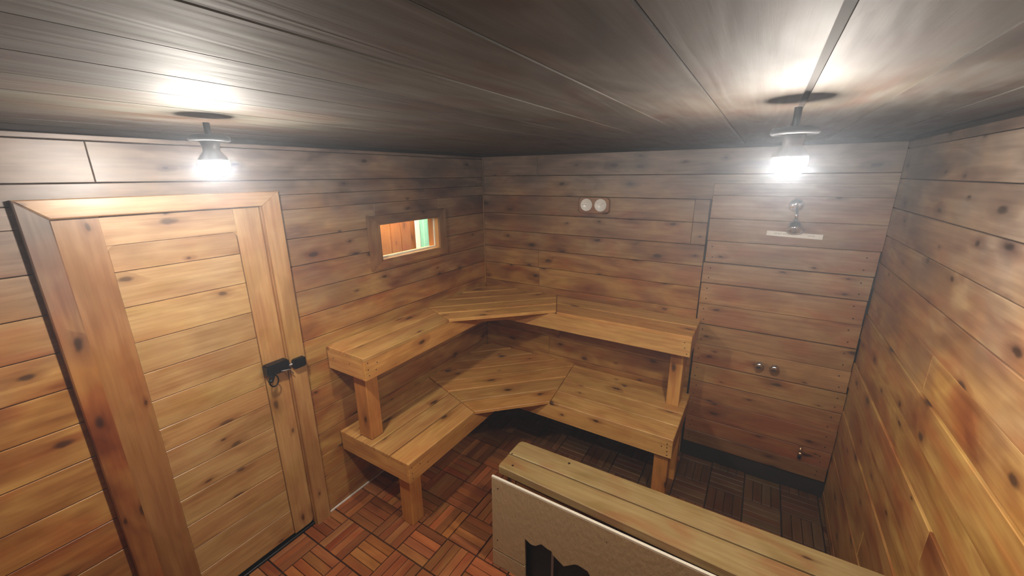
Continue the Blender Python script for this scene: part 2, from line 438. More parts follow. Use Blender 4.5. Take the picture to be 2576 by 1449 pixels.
# ------------------------------------------------------------------ door
CX = 0.030   # casing stands this far off the wall boards
door = empty('door_1', (0.0, -2.105, 0.0), kind='structure')
dd = MAT['door']
DY0, DY1, DZ0, DZ1 = -2.432, -1.777, 0.035, 1.838
LX = -0.022  # back of the leaf's frame pieces
leaf = link('door_leaf', boxes_mesh([(-0.046, DY0, DZ0, LX - 0.0005, DY1, DZ1)]), MAT['dark'], door)
SW0, SW1 = -2.318, -1.886      # inner edges of the stiles
RZ = 1.735                     # under edge of the top rail
# stiles (with eased outer corners on the lower right one)
board('stile', (LX, DY0, DZ0), (0, 0, 1), (0, -1, 0), 0, 0, 0.020, dd, door, (0.66, 0.52, 0.42), ch=0.002,
      poly=[(0, SW0 * -1 + DY0), (0, 0), (DZ1 - DZ0, 0), (DZ1 - DZ0, SW0 * -1 + DY0)])
c = 0.028
board('stile', (LX, DY1, DZ0), (0, 0, 1), (0, -1, 0), 0, 0, 0.020, dd, door, vary(0.05), ch=0.002,
      poly=[(0, c), (0.003, c * 0.45), (0.010, 0.006), (c, 0), (DZ1 - DZ0, 0), (DZ1 - DZ0, DY1 - SW1), (0, DY1 - SW1)][::-1] if False else
      [(c, 0), (DZ1 - DZ0, 0), (DZ1 - DZ0, DY1 - SW1), (0, DY1 - SW1), (0, c), (0.003, c * 0.45), (0.010, 0.006)])
# top rail with rounded inner corners (concave fillets)
rr_ = 0.026
board('top_rail', (LX + 0.0147, SW0 + 0.0008, RZ), (0, 1, 0), (0, 0, 1), SW1 - SW0 - 0.0016, DZ1 - RZ, 0.0050, dd, door, vary(0.04), ch=0.0012)
for sy, a0 in ((1, SW0 + 0.0008), (-1, SW1 - 0.0008)):       # rounded inner corners under the rail
    arc = [(a0 + sy * rr_ * (1 - math.cos(math.radians(t))), RZ - rr_ + rr_ * math.sin(math.radians(t))) for t in (10, 27, 45, 63, 80)]
    pl = [(a0, RZ - 0.0003), (a0, RZ - rr_)] + arc + [(a0 + sy * rr_, RZ - 0.0003)]
    board('corner_fillet', (LX + 0.0147, 0, 0), (0, 1, 0), (0, 0, 1), 0, 0, 0.0048, dd, door, (1, 0.97, 0.92), ch=0.00002, poly=pl if sy > 0 else pl[::-1])
# infill boards, set back behind the frame
ZD = [RZ + 0.03, 1.634, 1.497, 1.353, 1.222, 1.096, 0.967, 0.861, 0.728, 0.603, 0.466, 0.333, 0.195, DZ0 + 0.003]
for z1, z0 in zip(ZD, ZD[1:]):
    board('infill_board', (LX, SW0 + 0.003, z0 + 0.001), (0, 1, 0), (0, 0, 1), SW1 - SW0 - 0.005, z1 - z0 - 0.002,
          0.0125 + random.uniform(0, 0.0018), dd, door, vary(0.08), ch=0.002)
# casing: mitred, three boards
A0, A1, B0, B1, CT0, CT1 = -2.505, -2.436, -1.772, -1.690, 1.842, 1.906
cas = empty('door_2', (0, -2.1, 0), kind='structure')
cas.name = 'trim_1'; LOC['trim_1'] = LOC.get('door_2', Matrix.Translation((0, -2.1, 0)))
TW = (0.80, 0.70, 0.66)
board('casing_board', (-0.018, 0, 0), (0, 0, 1), (0, -1, 0), 0, 0, 0.018 + CX, MAT['wall'], cas, (0.74, 0.62, 0.55),
      poly=[(0.0, -A1), (CT0, -A1), (CT1, -A0), (0.0, -A0)], ch=0.004)
board('casing_board', (-0.018, 0, 0), (0, 0, 1), (0, -1, 0), 0, 0, 0.018 + CX, MAT['door'], cas, (0.95, 0.9, 0.85),
      poly=[(0.0, -B1), (CT1, -B1), (CT0, -B0), (0.0, -B0)], ch=0.004)
board('casing_board', (-0.018, 0, 0), (0, 1, 0), (0, 0, 1), 0, 0, 0.018 + CX, MAT['door'], cas, (0.95, 0.9, 0.85),
      poly=[(A0, CT1), (A1, CT0), (B0, CT0), (B1, CT1)], ch=0.004)
# door stop strips inside the casing on the latch side and a threshold
board('stop_strip', (-0.018, 0, 0), (0, 0, 1), (0, -1, 0), 0, 0, 0.030, MAT['door'], cas, (0.9, 0.8, 0.7),
      poly=[(0.0, -B0 + 0.0005), (CT0 - 0.001, -B0 + 0.0005), (CT0 - 0.001, -B0 + 0.0045), (0.0, -B0 + 0.0045)], ch=0.001)
box('threshold', (-0.046, DY0 - 0.002, 0.0), (0.006, DY1 + 0.002, 0.026), MAT['black_metal'], cas, 0.003)
# rim latch
lt = link('latch_body', boxes_mesh([(-0.03, -0.056, -0.028, 0.020, 0.056, 0.028)]), MAT['black_metal'], door, Matrix.Translation((0.026, -1.838, 1.052)))
bm = bmesh.new(); bm.from_mesh(lt.data); bmesh.ops.bevel(bm, geom=bm.edges[:], offset=0.006, segments=2, affect='EDGES'); bm.to_mesh(lt.data); bm.free()
tag(lt, 'black iron rim latch')
st = link('latch_keeper', boxes_mesh([(-0.012, -0.032, -0.026, 0.020, 0.032, 0.026)]), MAT['black_metal'], door, Matrix.Translation((CX + 0.012, -1.737, 1.043)))
bm = bmesh.new(); bm.from_mesh(st.data); bmesh.ops.bevel(bm, geom=bm.edges[:], offset=0.006, segments=2, affect='EDGES'); bm.to_mesh(st.data); bm.free()
tag(st, 'black iron keeper on the casing')
tube('latch_lever', [(0.040, -1.865, 1.035), (0.060, -1.880, 1.022), (0.066, -1.892, 1.014), (0.066, -1.905, 1.012)], [0.007, 0.008, 0.010, 0.008], MAT['black_metal'], door)
tube('latch_bolt', [(0.036, -1.79, 1.043), (0.036, -1.70, 1.043)], 0.007, MAT['steel'], door)
tube('latch_ring', [(0.046, -1.872 + 0.022 * math.sin(a), 1.000 + 0.030 * math.cos(a)) for a in [k * 2 * math.pi / 16 for k in range(17)]], 0.0035, MAT['black_metal'], door, 8)
tube('latch_spring', [(0.047, -1.83, 1.034), (0.05, -1.79, 1.028), (0.05, -1.775, 0.998)], 0.0025, MAT['steel'], door, 8)

# ------------------------------------------------------------------ window in the left wall
win = empty('window_1', (0, -0.85, WZ0), kind='structure')
F0, F1, FZ0, FZ1 = -1.190, -0.512, 1.412, 1.742
FT = 0.020
wt = (0.80, 0.78, 0.78)
board('frame_board', (0.002, 0, 0), (0, 1, 0), (0, 0, 1), 0, 0, FT, MAT['wall'], win, wt, poly=[(F0, FZ1), (WY0, WZ1), (WY1, WZ1), (F1, FZ1)], ch=0.005)
board('frame_board', (0.002, 0, 0), (0, 1, 0), (0, 0, 1), 0, 0, FT, MAT['wall'], win, (1, 0.95, 0.9), poly=[(F0, FZ0), (F1, FZ0), (WY1, WZ0), (WY0, WZ0)], ch=0.005)
board('frame_board', (0.002, 0, 0), (0, 0, 1), (0, -1, 0), 0, 0, FT, MAT['wall'], win, wt, poly=[(FZ0, -F0), (WZ0, -WY0), (WZ1, -WY0), (FZ1, -F0)][::-1] , ch=0.005)
board('frame_board', (0.002, 0, 0), (0, 0, 1), (0, -1, 0), 0, 0, FT, MAT['wall'], win, wt, poly=[(FZ0, -F1), (FZ1, -F1), (WZ1, -WY1), (WZ0, -WY1)][::-1], ch=0.005)
box('sill', (-0.100, WY0, WZ0 - 0.016), (0.001, WY1, WZ0), MAT['bench'], win, 0.001)
box('liner', (-0.100, WY0, WZ1), (0.001, WY1, WZ1 + 0.014), MAT['wall'], win, 0.001)
box('liner', (-0.100, WY0 - 0.014, WZ0 - 0.016), (0.001, WY0, WZ1 + 0.014), MAT['wall'], win, 0.001)
box('liner', (-0.100, WY1, WZ0 - 0.016), (0.001, WY1 + 0.014, WZ1 + 0.014), MAT['bench'], win, 0.001)
box('stop_bead', (-0.040, WY0, WZ0), (-0.030, WY1, WZ0 + 0.010), MAT['outer_white'], win, 0.001)
box('stop_bead', (-0.040, WY1 - 0.010, WZ0 + 0.0105), (-0.030, WY1, WZ1), MAT['outer_white'], win, 0.001)
box('pane', (-0.046, WY0, WZ0), (-0.042, WY1, WZ1), MAT['glass'], win)
# room seen through the window
ow = empty('wall_outer', (-0.62, -0.5, 0.9), kind='structure')
y = -1.95
k = 0
while y < 0.05:
    w_ = 0.118
    board('board', (-0.72, y, 0.9), (0, 0, 1), (0, 1, 0), 1.3, w_ - 0.004, 0.018, MAT['orange'], ow, vary(0.1), ch=0.003) if False else \
    board('board', (-0.70, y + w_ - 0.004, 0.95), (0, 0, 1), (0, -1, 0), 1.15, w_ - 0.004, 0.018, MAT['orange'], ow, vary(0.1), ch=0.003)
    y += w_
oc = link('wall_outer_shell', boxes_mesh([(-1.2, -2.0, 0.88, -0.11, 0.62, 0.94), (-1.2, -2.0, 2.12, -0.11, 0.62, 2.16), (-1.2, -2.04, 0.88, -0.11, -2.0, 2.16),
                                          (-1.24, -2.0, 0.88, -1.2, 0.62, 2.16), (-1.2, 0.60, 0.88, -0.11, 0.64, 2.16), (-0.73, -2.0, 0.94, -0.705, -0.13, 2.12)]), MAT['outer_white'])
tag(oc, kind='structure')
cw = empty('curtain', (-0.66, -0.04, 0.95), 'mint green hanging panel in the room beyond the small window', 'curtain')
for k in range(5):
    board('fold', (-0.655 - 0.008 * (k % 2), -0.158 + 0.05 * k + 0.05, 0.96), (0, 0, 1), (0, -1, 0), 1.12, 0.052, 0.010, MAT['mint'] if k else MAT['outer_white'], cw, ch=0.003)
pt = box('outer_door_post', (-0.30, -0.20, 0.95), (-0.26, -0.15, 2.1), MAT['outer_white'], None, 0.004)
pt.name = 'trim_3'; tag(pt, kind='structure')
ld = bpy.data.lights.new('outer_fill_light', 'POINT'); ld.energy = 5; ld.shadow_soft_size = 0.06; ld.color = (1, 0.86, 0.68)  # unseen light added to brighten the boards beyond the window
lo = bpy.data.objects.new('outer_fill_light', ld); COL.objects.link(lo); lo.location = (-0.40, -0.55, 2.02)

# ------------------------------------------------------------------ corner benches
def clip(poly, a, b_, c_):
    """keep a*x+b*y<=c"""
    out = []
    for i, p in enumerate(poly):
        q = poly[(i + 1) % len(poly)]
        fp = a * p[0] + b_ * p[1] - c_; fq = a * q[0] + b_ * q[1] - c_
        if fp <= 0: out.append(p)
        if (fp < 0 < fq) or (fq < 0 < fp):
            t = fp / (fp - fq); out.append((p[0] + t * (q[0] - p[0]), p[1] + t * (q[1] - p[1])))
    return out
def hp(p, q):
    """half-plane on the left of p->q"""
    nx, ny = (q[1] - p[1]), -(q[0] - p[0])
    return (nx, ny, nx * p[0] + ny * p[1])

def deck_plank(poly, along, z, name, mat, parent, tint, th=0.020):
    """poly in world XY -> plank whose local X runs along `along`"""
    ux = Vector((along[0], along[1], 0)).normalized(); uy = Vector((-ux.y, ux.x, 0))
    cx = sum(p[0] for p in poly) / len(poly); cy = sum(p[1] for p in poly) / len(poly)
    loc = [((Vector((p[0] - cx, p[1] - cy, 0))).dot(ux), (Vector((p[0] - cx, p[1] - cy, 0))).dot(uy)) for p in poly]
    return link(name, prism_mesh(loc, 0, th, 0.003), mat, parent, frame((cx, cy, z - th), ux, uy), tint)

def corner_bench(name, label, z, xl, yr, yend, xend, nL, nR, C, D, bl, br, cs, fas, posts, gap=0.010, tilt=0.0):
    root = empty(name, (0.6, -0.6, 0.0), label, 'bench')
    bm_ = MAT['bench']
    # left wing planks (run along y, end on the mitre line bl->C)
    wd = xl / nL
    for i in range(nL):
        x0, x1 = i * wd + (0.006 if i == 0 else gap / 2), (i + 1) * wd - (gap / 2 if i < nL - 1 else 0)
        poly = [(x0, yend), (x1, yend), (x1, 0), (x0, 0)]
        poly = clip(poly, *hp(C, (0, bl)))
        poly = clip(poly, *hp(C, (0, bl)))
        deck_plank(poly, (0, 1), z + random.uniform(-0.003, 0.001), 'plank', bm_, root, vary(0.10))
    wd = -yr / nR
    for i in range(nR):
        y1, y0 = -i * wd - (0.006 if i == 0 else gap / 2), -(i + 1) * wd + (gap / 2 if i < nR - 1 else 0)
        y1 = min(y1, -0.019)
        poly = [(0, y0), (xend, y0), (xend, y1), (0, y1)]
        poly = clip(poly, *hp((br, 0), D))
        deck_plank(poly, (1, 0), z + random.uniform(-0.003, 0.001), 'plank', bm_, root, vary(0.10))
    # diagonal slats of the corner
    region = [(0.004, -0.004), (0.004, bl), C, D, (br, -0.004)]
    e = 0.004
    for a, b2 in zip(cs, cs[1:]):
        poly = [(0.004, -0.004), (0.004, -2), (2, -2), (2, -0.004)]
        poly = clip(poly, *hp((0, bl + e), (C[0], C[1] + e)))
        poly = clip(poly, *hp((D[0] - e, D[1]), (br - e, 0)))
        poly = clip(poly, 1, -1, b2 - (0.0 if b2 == cs[-1] else 0.011))      # x - y <= b2
        poly = clip(poly, -1, 1, -(a + 0.011))
        if len(poly) >= 3:
            deck_plank(poly, (1, 1), z + 0.001 + random.uniform(0, 0.002), 'corner_slat', bm_, root, vary(0.10, (0.95, 0.92, 0.86)))
    # fascia boards and end boards under the planks
    zt = z - 0.0205; zb = zt - fas
    ft = 0.022
    box('fascia', (xl - ft - 0.001, yend + 0.001, zb), (xl - 0.001, yr * 0.35 - 0.02, zt), bm_, root, 0.002).color = (1, 0.92, 0.82, 1)
    f2 = board('fascia', (0, 0, 0), (1, 0, 0), (0, 0, 1), 0, 0, ft, bm_, root, vary(0.05), poly=[(xl + 0.05, zb), (xend - 0.001, zb), (xend - 0.001, zt), (xl + 0.05, zt)])
    f2.matrix_basis = frame((0, yr + ft + 0.001, 0), (1, 0, 0), (0, 0, 1))
    e1 = board('end_board', (0, 0, 0), (1, 0, 0), (0, 0, 1), 0, 0, ft, bm_, root, vary(0.05), poly=[(0.006, zb), (xl - ft - 0.002, zb), (xl - ft - 0.002, zt), (0.006, zt)])
    e1.matrix_basis = frame((0, yend + ft + 0.002, 0), (1, 0, 0), (0, 0, 1))
    box('end_board', (xend - ft - 0.002, yr + ft + 0.002, zb), (xend - 0.002, -0.020, zt), bm_, root, 0.002).color = (0.7, 0.6, 0.52, 1)
    # bearers against the walls
    box('bearer', (0.004, yend + ft + 0.01, zb + 0.02), (0.040, -0.05, zt), bm_, root, 0.002)
    box('bearer', (0.045, -0.040, zb + 0.02), (xend - ft - 0.01, -0.004, zt), bm_, root, 0.002)
    dgn = board('bearer', (0, 0, 0), (1, 1, 0), (0, 0, 1), 0, 0, 0.035, bm_, root, poly=[(0, zb + 0.02), (0.50, zb + 0.02), (0.50, zt), (0, zt)])
    dgn.matrix_basis = frame((C[0] - 0.15, C[1] + 0.19, 0), (1, 1, 0), (0, 0, 1))
    for (p0, p1, tint) in posts:
        box('post', p0, p1, bm_, root, 0.003, tint)
    return root

UZ = 1.055
ub = corner_bench('corner_bench', 'upper corner sauna bench, two planks deep with diagonal slats in the corner', UZ, 0.322, -0.372, -1.553, 1.737, 2, 2,
             (0.315, -0.872), (0.850, -0.337), -0.745, 0.690, [0.12, 0.345, 0.575, 0.795, 1.0, 1.187], 0.115,
             [((0.140, -1.503, 0.5005), (0.245, -1.420, UZ - 0.021), (0.84, 0.66, 0.52)),
              ((1.611, -0.235, 0.5005), (1.690, -0.105, UZ - 0.021), (1, 0.98, 0.9))])
LZ = 0.500
lb = corner_bench('corner_bench', 'lower corner sauna bench, four planks deep, standing on square posts over the deck tiles', LZ, 0.576, -0.610, -1.541, 1.730, 4, 4,
             (0.576, -0.967), (0.943, -0.600), -0.775, 0.860, [0.06, 0.275, 0.485, 0.705, 0.92, 1.135, 1.345, 1.543], 0.108,
             [((0.425, -1.490, 0.0125), (0.512, -1.403, LZ - 0.021), (0.90, 0.75, 0.6)),
              ((1.630, -0.585, 0.0125), (1.712, -0.500, LZ - 0.021), (0.85, 0.68, 0.52)),
              ((1.690, -0.330, 0.0125), (1.7265, -0.270, LZ - 0.13), (0.9, 0.75, 0.55))])

# nail heads on the bench ends
def nails(parent, items):
    o = link('nail_heads', discs_mesh(items), MAT['nail'], parent); o['kind'] = 'stuff'; return o
nails(ub, [((0.3215, -1.530 + dx, z), (1, 0, 0), 0.0035, 0.0008) for dx, z in ((0, 1.02), (0, 0.98), (0.003, 0.945), (0.06, 1.00), (0.05, 0.96))] +
          [((1.70 + dx, -0.3725, z), (0, -1, 0), 0.0035, 0.0008) for dx, z in ((0, 1.01), (0.004, 0.975), (0.018, 0.94))] +
          [((0.2 - 0.14 * k, -1.5542, 0.995), (0, -1, 0), 0.003, 0.0008) for k in range(2)])
nails(lb, [((0.5755, -1.520 + dx, z), (1, 0, 0), 0.0035, 0.0008) for dx, z in ((0, 0.465), (0, 0.43), (0.003, 0.395), (0.06, 0.45), (0.12, 0.42))] +
          [((1.70 + dx, -0.6105, z), (0, -1, 0), 0.0035, 0.0008) for dx, z in ((0, 0.465), (0.0, 0.44), (0.002, 0.415), (0.004, 0.39), (-0.03, 0.44))])

# ------------------------------------------------------------------ shower panel on the back wall
sp = wb
ZP = [(1.912, 0.004), (1.842, 0.002), (1.705, 0.002), (1.568, 0.003), (1.432, 0.006), (1.299, 0.006), (1.160, 0.002), (1.020, 0.008), (0.880, 0.002), (0.741, 0.006), (0.611, 0.005), (0.476, 0.002), (0.335, 0.003), (0.225, 0.003), (0.128, 0.0)]
XE = [2.541, 2.541, 2.541, 2.536, 2.533, 2.531, 2.533, 2.534, 2.536, 2.540, 2.538, 2.540, 2.538, 2.536]
XS = [1.716, 1.716, 1.716, 1.718, 1.712, 1.713, 1.714, 1.716, 1.717, 1.718, 1.719, 1.718, 1.720, 1.720]
tnt = [(0.9, 0.88, 0.88)] * 3 + [(1, 0.97, 0.93)] * 7 + [(0.9, 0.75, 0.66), (0.8, 0.60, 0.50), (0.74, 0.53, 0.44), (0.6, 0.5, 0.4)]
pn = []
PRP = [0, 0, 0, 0.001, 0.004, 0.003, 0.0035, 0.001, 0.002, 0.0045, 0.003, 0.001, 0.0015, 0.0]
for i in range(len(ZP) - 1):
    (z1, g1), (z0, g0) = ZP[i], ZP[i + 1]
    board('board', (XS[i], 0.026, z0 + g0 / 2), (1, 0, 0), (0, 0, 1), XE[i] - XS[i], z1 - z0 - g0 / 2 - g1 / 2, 0.026 + 0.014 + PRP[i], MAT['panel'], sp, vary(0.06, tnt[i]), ch=0.0022)
    if i >= 3:
        yy = -0.0142 - PRP[i]
        for xx in (XS[i] + 0.035, XE[i] - 0.045):
            for zz in (z0 + 0.035, z1 - 0.035): pn.append(((xx + random.uniform(-.008, .008), yy, zz), (0, -1, 0), 0.0042, 0.001))
nails(sp, pn)
# shower head with flange and arm
sh = empty('shower', (2.145, -0.018, 1.65), 'chrome shower head on a short bent arm with round wall flange', 'shower')
lathe('flange', [(0.0, 0.0), (0.036, 0.0), (0.036, 0.004), (0.030, 0.014), (0.016, 0.020), (0.0, 0.021)], MAT['chrome'], sh, frame((2.140, -0.0145, 1.795), (1, 0, 0), (0, 0, 1)))
tube('arm', [(2.140, -0.035, 1.795), (2.141, -0.060, 1.793), (2.142, -0.078, 1.780), (2.144, -0.090, 1.755), (2.145, -0.098, 1.722)], 0.009, MAT['chrome'], sh)
hd = frame((2.145, -0.100, 1.740), (1, 0, 0), Vector((0, -0.93, 0.36)))
lathe('nozzle', [(0.0, -0.002), (0.013, 0.0), (0.016, 0.012), (0.021, 0.018), (0.029, 0.022), (0.034, 0.036), (0.036, 0.058), (0.035, 0.068), (0.026, 0.072), (0.025, 0.064), (0.0, 0.064)],
      MAT['chrome'], sh, frame((2.145, -0.096, 1.727), (1, 0, 0), (0, 0.50, 0.86)) @ Matrix.Rotation(math.pi / 2, 4, 'X'))
# sign strip
sg = board('shower_sign', (2.022, -0.0195, 1.622), (1, 0, -0.03), (0, 0, 1), 0.262, 0.028, 0.002, MAT['sign'], None, ch=0.0005)
tag(sg, 'narrow white sign strip with faded lettering behind the shower head', 'sign')
# valves
for k, (px, lab) in enumerate(((2.097, 'left one of the two chrome shower valve knobs'), (2.176, 'right one of the two chrome shower valve knobs'))):
    v = empty('valve_knob', (px, -0.016, 0.825), lab, 'valve')
    lathe('escutcheon', [(0, 0), (0.017, 0), (0.015, 0.010), (0.010, 0.016), (0, 0.016)], MAT['chrome'], v, frame((px, -0.0145 - 0.003, 0.820), (1, 0, 0), (0, 0, 1)))
    lathe('knob', [(0.008, 0.0), (0.010, 0.010), (0.021, 0.018), (0.026, 0.028), (0.0265, 0.040), (0.022, 0.050), (0.012, 0.055), (0, 0.056)], MAT['chrome'], v,
          frame((px, -0.031, 0.828), (1, 0, 0), (0, 0.1, 1)), seg=24, wob=lambda i: 1.0 if i % 4 < 2 else 0.90)
# little spout low on the panel
tp = empty('spout', (2.385, -0.017, 0.30), 'small brass spout low on the shower panel', 'tap')
tube('pipe', [(2.385, -0.018, 0.335), (2.385, -0.034, 0.333), (2.384, -0.041, 0.322), (2.384, -0.042, 0.300)], 0.0065, MAT['brass'], tp)
lathe('nut', [(0, 0), (0.011, 0), (0.012, 0.012), (0.008, 0.016), (0, 0.016)], MAT['brass'], tp, Matrix.Translation((2.384, -0.042, 0.290)), seg=6, smooth=False)
tube('hose_end', [(2.384, -0.042, 0.2895), (2.385, -0.040, 0.262)], [0.009, 0.010], MAT['black_metal'], tp)

# ------------------------------------------------------------------ thermometer / hygrometer
ga = empty('sauna_gauge', (0.96, -0.002, 1.70), 'wooden plaque with two round white dials on the back wall', 'thermometer')
gx0, gx1, gz0, gz1 = 0.855, 1.078, 1.703, 1.815; c = 0.016
board('plaque', (0, -0.0012, 0), (1, 0, 0), (0, 0, 1), 0, 0, 0.020, MAT['panel'], ga, (1, 0.78, 0.62), ch=0.004,
      poly=[(gx0 + c, gz0), (gx1 - c, gz0), (gx1, gz0 + c), (gx1, gz1 - c), (gx1 - c, gz1), (gx0 + c, gz1), (gx0, gz1 - c), (gx0, gz0 + c)])
for cx, ang in ((0.914, 178), (1.018, 35)):
    mwf = frame((cx, -0.0212, 1.762), (1, 0, 0), (0, 0, 1))
    dl = lathe('dial', [(0, 0.0), (0.0425, 0.0), (0.0435, 0.004), (0.041, 0.007), (0.039, 0.005), (0.0, 0.005)], MAT['dial'], ga, mwf, 40)
    bm = bmesh.new()
    def quad(p, q, w_, zz=0.0056):
        p = Vector(p); q = Vector(q); t = (q - p).normalized(); n_ = Vector((-t.y, t.x)) * w_
        bm.faces.new([bm.verts.new((v.x, v.y, zz)) for v in (p + n_, p - n_, q - n_, q + n_)])
    for k in range(13):
        a = math.radians(-40 + k * 260 / 12)
        quad((0.031 * math.cos(a), 0.031 * math.sin(a)), (0.036 * math.cos(a), 0.036 * math.sin(a)), 0.0006)
    for k in range(12):
        a0 = math.radians(20 + k * 11.5); a1 = math.radians(20 + (k + 0.6) * 11.5)
        quad((0.020 * math.cos(a0), 0.020 * math.sin(a0)), (0.020 * math.cos(a1), 0.020 * math.sin(a1)), 0.0007)
    me = bpy.data.meshes.new('ticks'); bm.to_mesh(me); bm.free()
    link('scale_marks', me, MAT['dark_ink'], dl, mwf)
    bm = bmesh.new(); a = math.radians(ang)
    quad((-0.008 * math.cos(a), -0.008 * math.sin(a)), (0.029 * math.cos(a), 0.029 * math.sin(a)), 0.0007, 0.0064)
    me = bpy.data.meshes.new('needle'); bm.to_mesh(me); bm.free()
    link('needle', me, MAT['dark_ink'], dl, mwf)

# ------------------------------------------------------------------ lamps
def lamp(x, y, z, label):
    """z = middle of the bulb"""
    L = empty('ceiling_lamp', (x, y, CH), label, 'lamp', 'bare bulb ceiling lamps')
    m = Matrix.Translation((x, y, z))
    lathe('stem', [(0.008, CH - z + 0.0), (0.008, 0.074)], MAT['lamp_metal'], L, m, 12)
    lathe('cover_plate', [(0, 0.079), (0.045, 0.079), (0.049, 0.076), (0.049, 0.066), (0.045, 0.063), (0, 0.063)], MAT['lamp_metal'], L, m, 40)
    lathe('lamp_holder', [(0, 0.0628), (0.024, 0.0628), (0.020, 0.048), (0.020, 0.038), (0.0365, 0.0155), (0.0365, 0.0125), (0, 0.0125)], MAT['porcelain'], L, m, 28)
    lathe('bulb', [(0, 0.012), (0.0355, 0.012), (0.0370, 0.007), (0.0372, 0.001), (0.0362, -0.006), (0.0335, -0.013), (0.0290, -0.0195), (0.0235, -0.0245), (0.0165, -0.0283), (0.0085, -0.0302), (0, -0.0308)], MAT['bulb'], L, m, 36)
    return L
lamp(0.663, -2.20, 2.001, 'bare bulb ceiling lamp above the door, left one of two')
lamp(2.025, -1.56, 1.990, 'bare bulb ceiling lamp in front of the shower panel, right one of two')

# ------------------------------------------------------------------ guard rail of the heater, foreground
gr = empty('guard_rail', (1.8, -1.30, 0.0), 'low wooden guard rail topped by two planks, cement board screen on its near side', 'railing')
RT = 0.600
rm_ = MAT['rail']
deck_plank([(1.057, -1.180), (1.050, -1.200), (1.050, -1.292), (2.540, -1.274), (2.540, -1.150), (1.075, -1.173)], (1, 0.006), RT, 'plank', rm_, gr, (1, 1, 1), 0.040)
deck_plank([(1.052, -1.300), (1.052, -1.386), (1.058, -1.399), (2.540, -1.432), (2.540, -1.282)], (1, -0.01), RT, 'plank', rm_, gr, (1, 0.99, 0.97), 0.040)
box('post', (1.085, -1.395, 0.0125), (1.150, -1.205, RT - 0.0415), MAT['bench'], gr, 0.003, (0.7, 0.5, 0.35))
box('post', (1.96, -1.39, 0.0125), (2.03, -1.20, RT - 0.0415), MAT['bench'], gr, 0.003, (0.6, 0.42, 0.3))
box('post', (2.47, -1.39, 0.0125), (2.538, -1.20, RT - 0.0415), MAT['bench'], gr, 0.003, (0.6, 0.42, 0.3))
box('beam', (1.151, -1.392, 0.44), (1.959, -1.355, RT - 0.0415), MAT['bench'], gr, 0.003, (0.5, 0.36, 0.26))
# cement board with a ragged cut-out
PY = -1.436; PT = 0.012
ptop, pleft = 0.560, 1.036
def panel_piece(name, poly, mat, tint=(1, 1, 1)):
    bm = bmesh.new()
    fr = [bm.verts.new((x, PY, z)) for x, z in poly]; bk = [bm.verts.new((x, PY + PT, z)) for x, z in poly]
    bm.faces.new(fr); bm.faces.new(bk[::-1])
    for i in range(len(poly)):
        j = (i + 1) % len(poly); bm.faces.new((fr[i], bk[i], bk[j], fr[j]))
    bmesh.ops.recalc_face_normals(bm, faces=bm.faces[:])
    me = bpy.data.meshes.new(name); bm.to_mesh(me); bm.free()
    return link(name, me, mat, gr, None, tint)
cut = [(1.226, 0.114), (1.226, 0.282), (1.240, 0.276), (1.255, 0.268), (1.268, 0.267), (1.285, 0.272), (1.315, 0.300), (1.330, 0.296), (1.350, 0.290), (1.368, 0.290), (1.376, 0.272), (1.432, 0.240),
       (1.458, 0.262), (1.484, 0.284), (1.500, 0.290), (1.546, 0.284), (1.560, 0.262), (1.565, 0.114)]
big = [(pleft, 0.114)] + cut + [(2.538, 0.114), (2.538, ptop - 0.009), (pleft + 0.003, ptop - 0.009)]
panel_piece('cement_board', big, MAT['cement'])
panel_piece('cement_board', [(pleft - 0.002, 0.0125), (2.538, 0.0125), (2.538, 0.020), (1.566, 0.020), (1.566, 0.1045), (1.226, 0.1045), (1.226, 0.0205), (1.2255, 0.0205), (1.2255, 0.1045), (pleft - 0.001, 0.1045)], MAT['cement']) if False else \
panel_piece('cement_board', [(pleft - 0.002, 0.0125), (1.2255, 0.0125), (1.2255, 0.1045), (pleft - 0.001, 0.1045)], MAT['cement'])
panel_piece('edge_strip', [(pleft + 0.003, ptop - 0.0088), (2.538, ptop - 0.0088), (2.538, ptop), (pleft + 0.003, ptop)], MAT['cement_edge'])
box('steel_strip', (1.362, PY + 0.014, 0.0125), (1.374, PY + 0.018, 0.262), MAT['steel'], gr)
box('dark_sheet', (1.160, -1.400, 0.0125), (2.46, -1.397, 0.43), MAT['black_metal'], gr)  # black sheet added behind the cut-out so the hole reads dark
hs = [((1.075, PY - 0.0001, 0.502), (0, -1, 0), 0.0045, 0.0006), ((1.066, PY - 0.0001, 0.180), (0, -1, 0), 0.0045, 0.0006), ((1.62, PY - 0.0001, 0.49), (0, -1, 0), 0.0025, 0.0006)]
nails(gr, hs)
nails(gr, [((1.115, -1.362, RT), (0, 0, 1), 0.006, 0.0006), ((1.345, -1.205, RT), (0, 0, 1), 0.007, 0.0006), ((1.067, -1.290, RT), (0, 0, 1), 0.004, 0.0006)])

# ------------------------------------------------------------------ trims
t1 = box('trim_4', (0.0015, -1.688, 0.0125), (0.012, -0.02, 0.021), MAT['trim_white'], None, 0.001); tag(t1, kind='structure')
t2 = box('trim_2', (0.02, -0.016, 0.0125), (1.70, -0.0015, 0.060), MAT['dark'], None, 0.001); tag(t2, kind='structure')
ct = box('trim_5', (0.0015, -0.012, 1.07), (0.0075, -0.0035, CH - 0.004), MAT['wall'], None, 0.001); tag(ct, kind='structure')

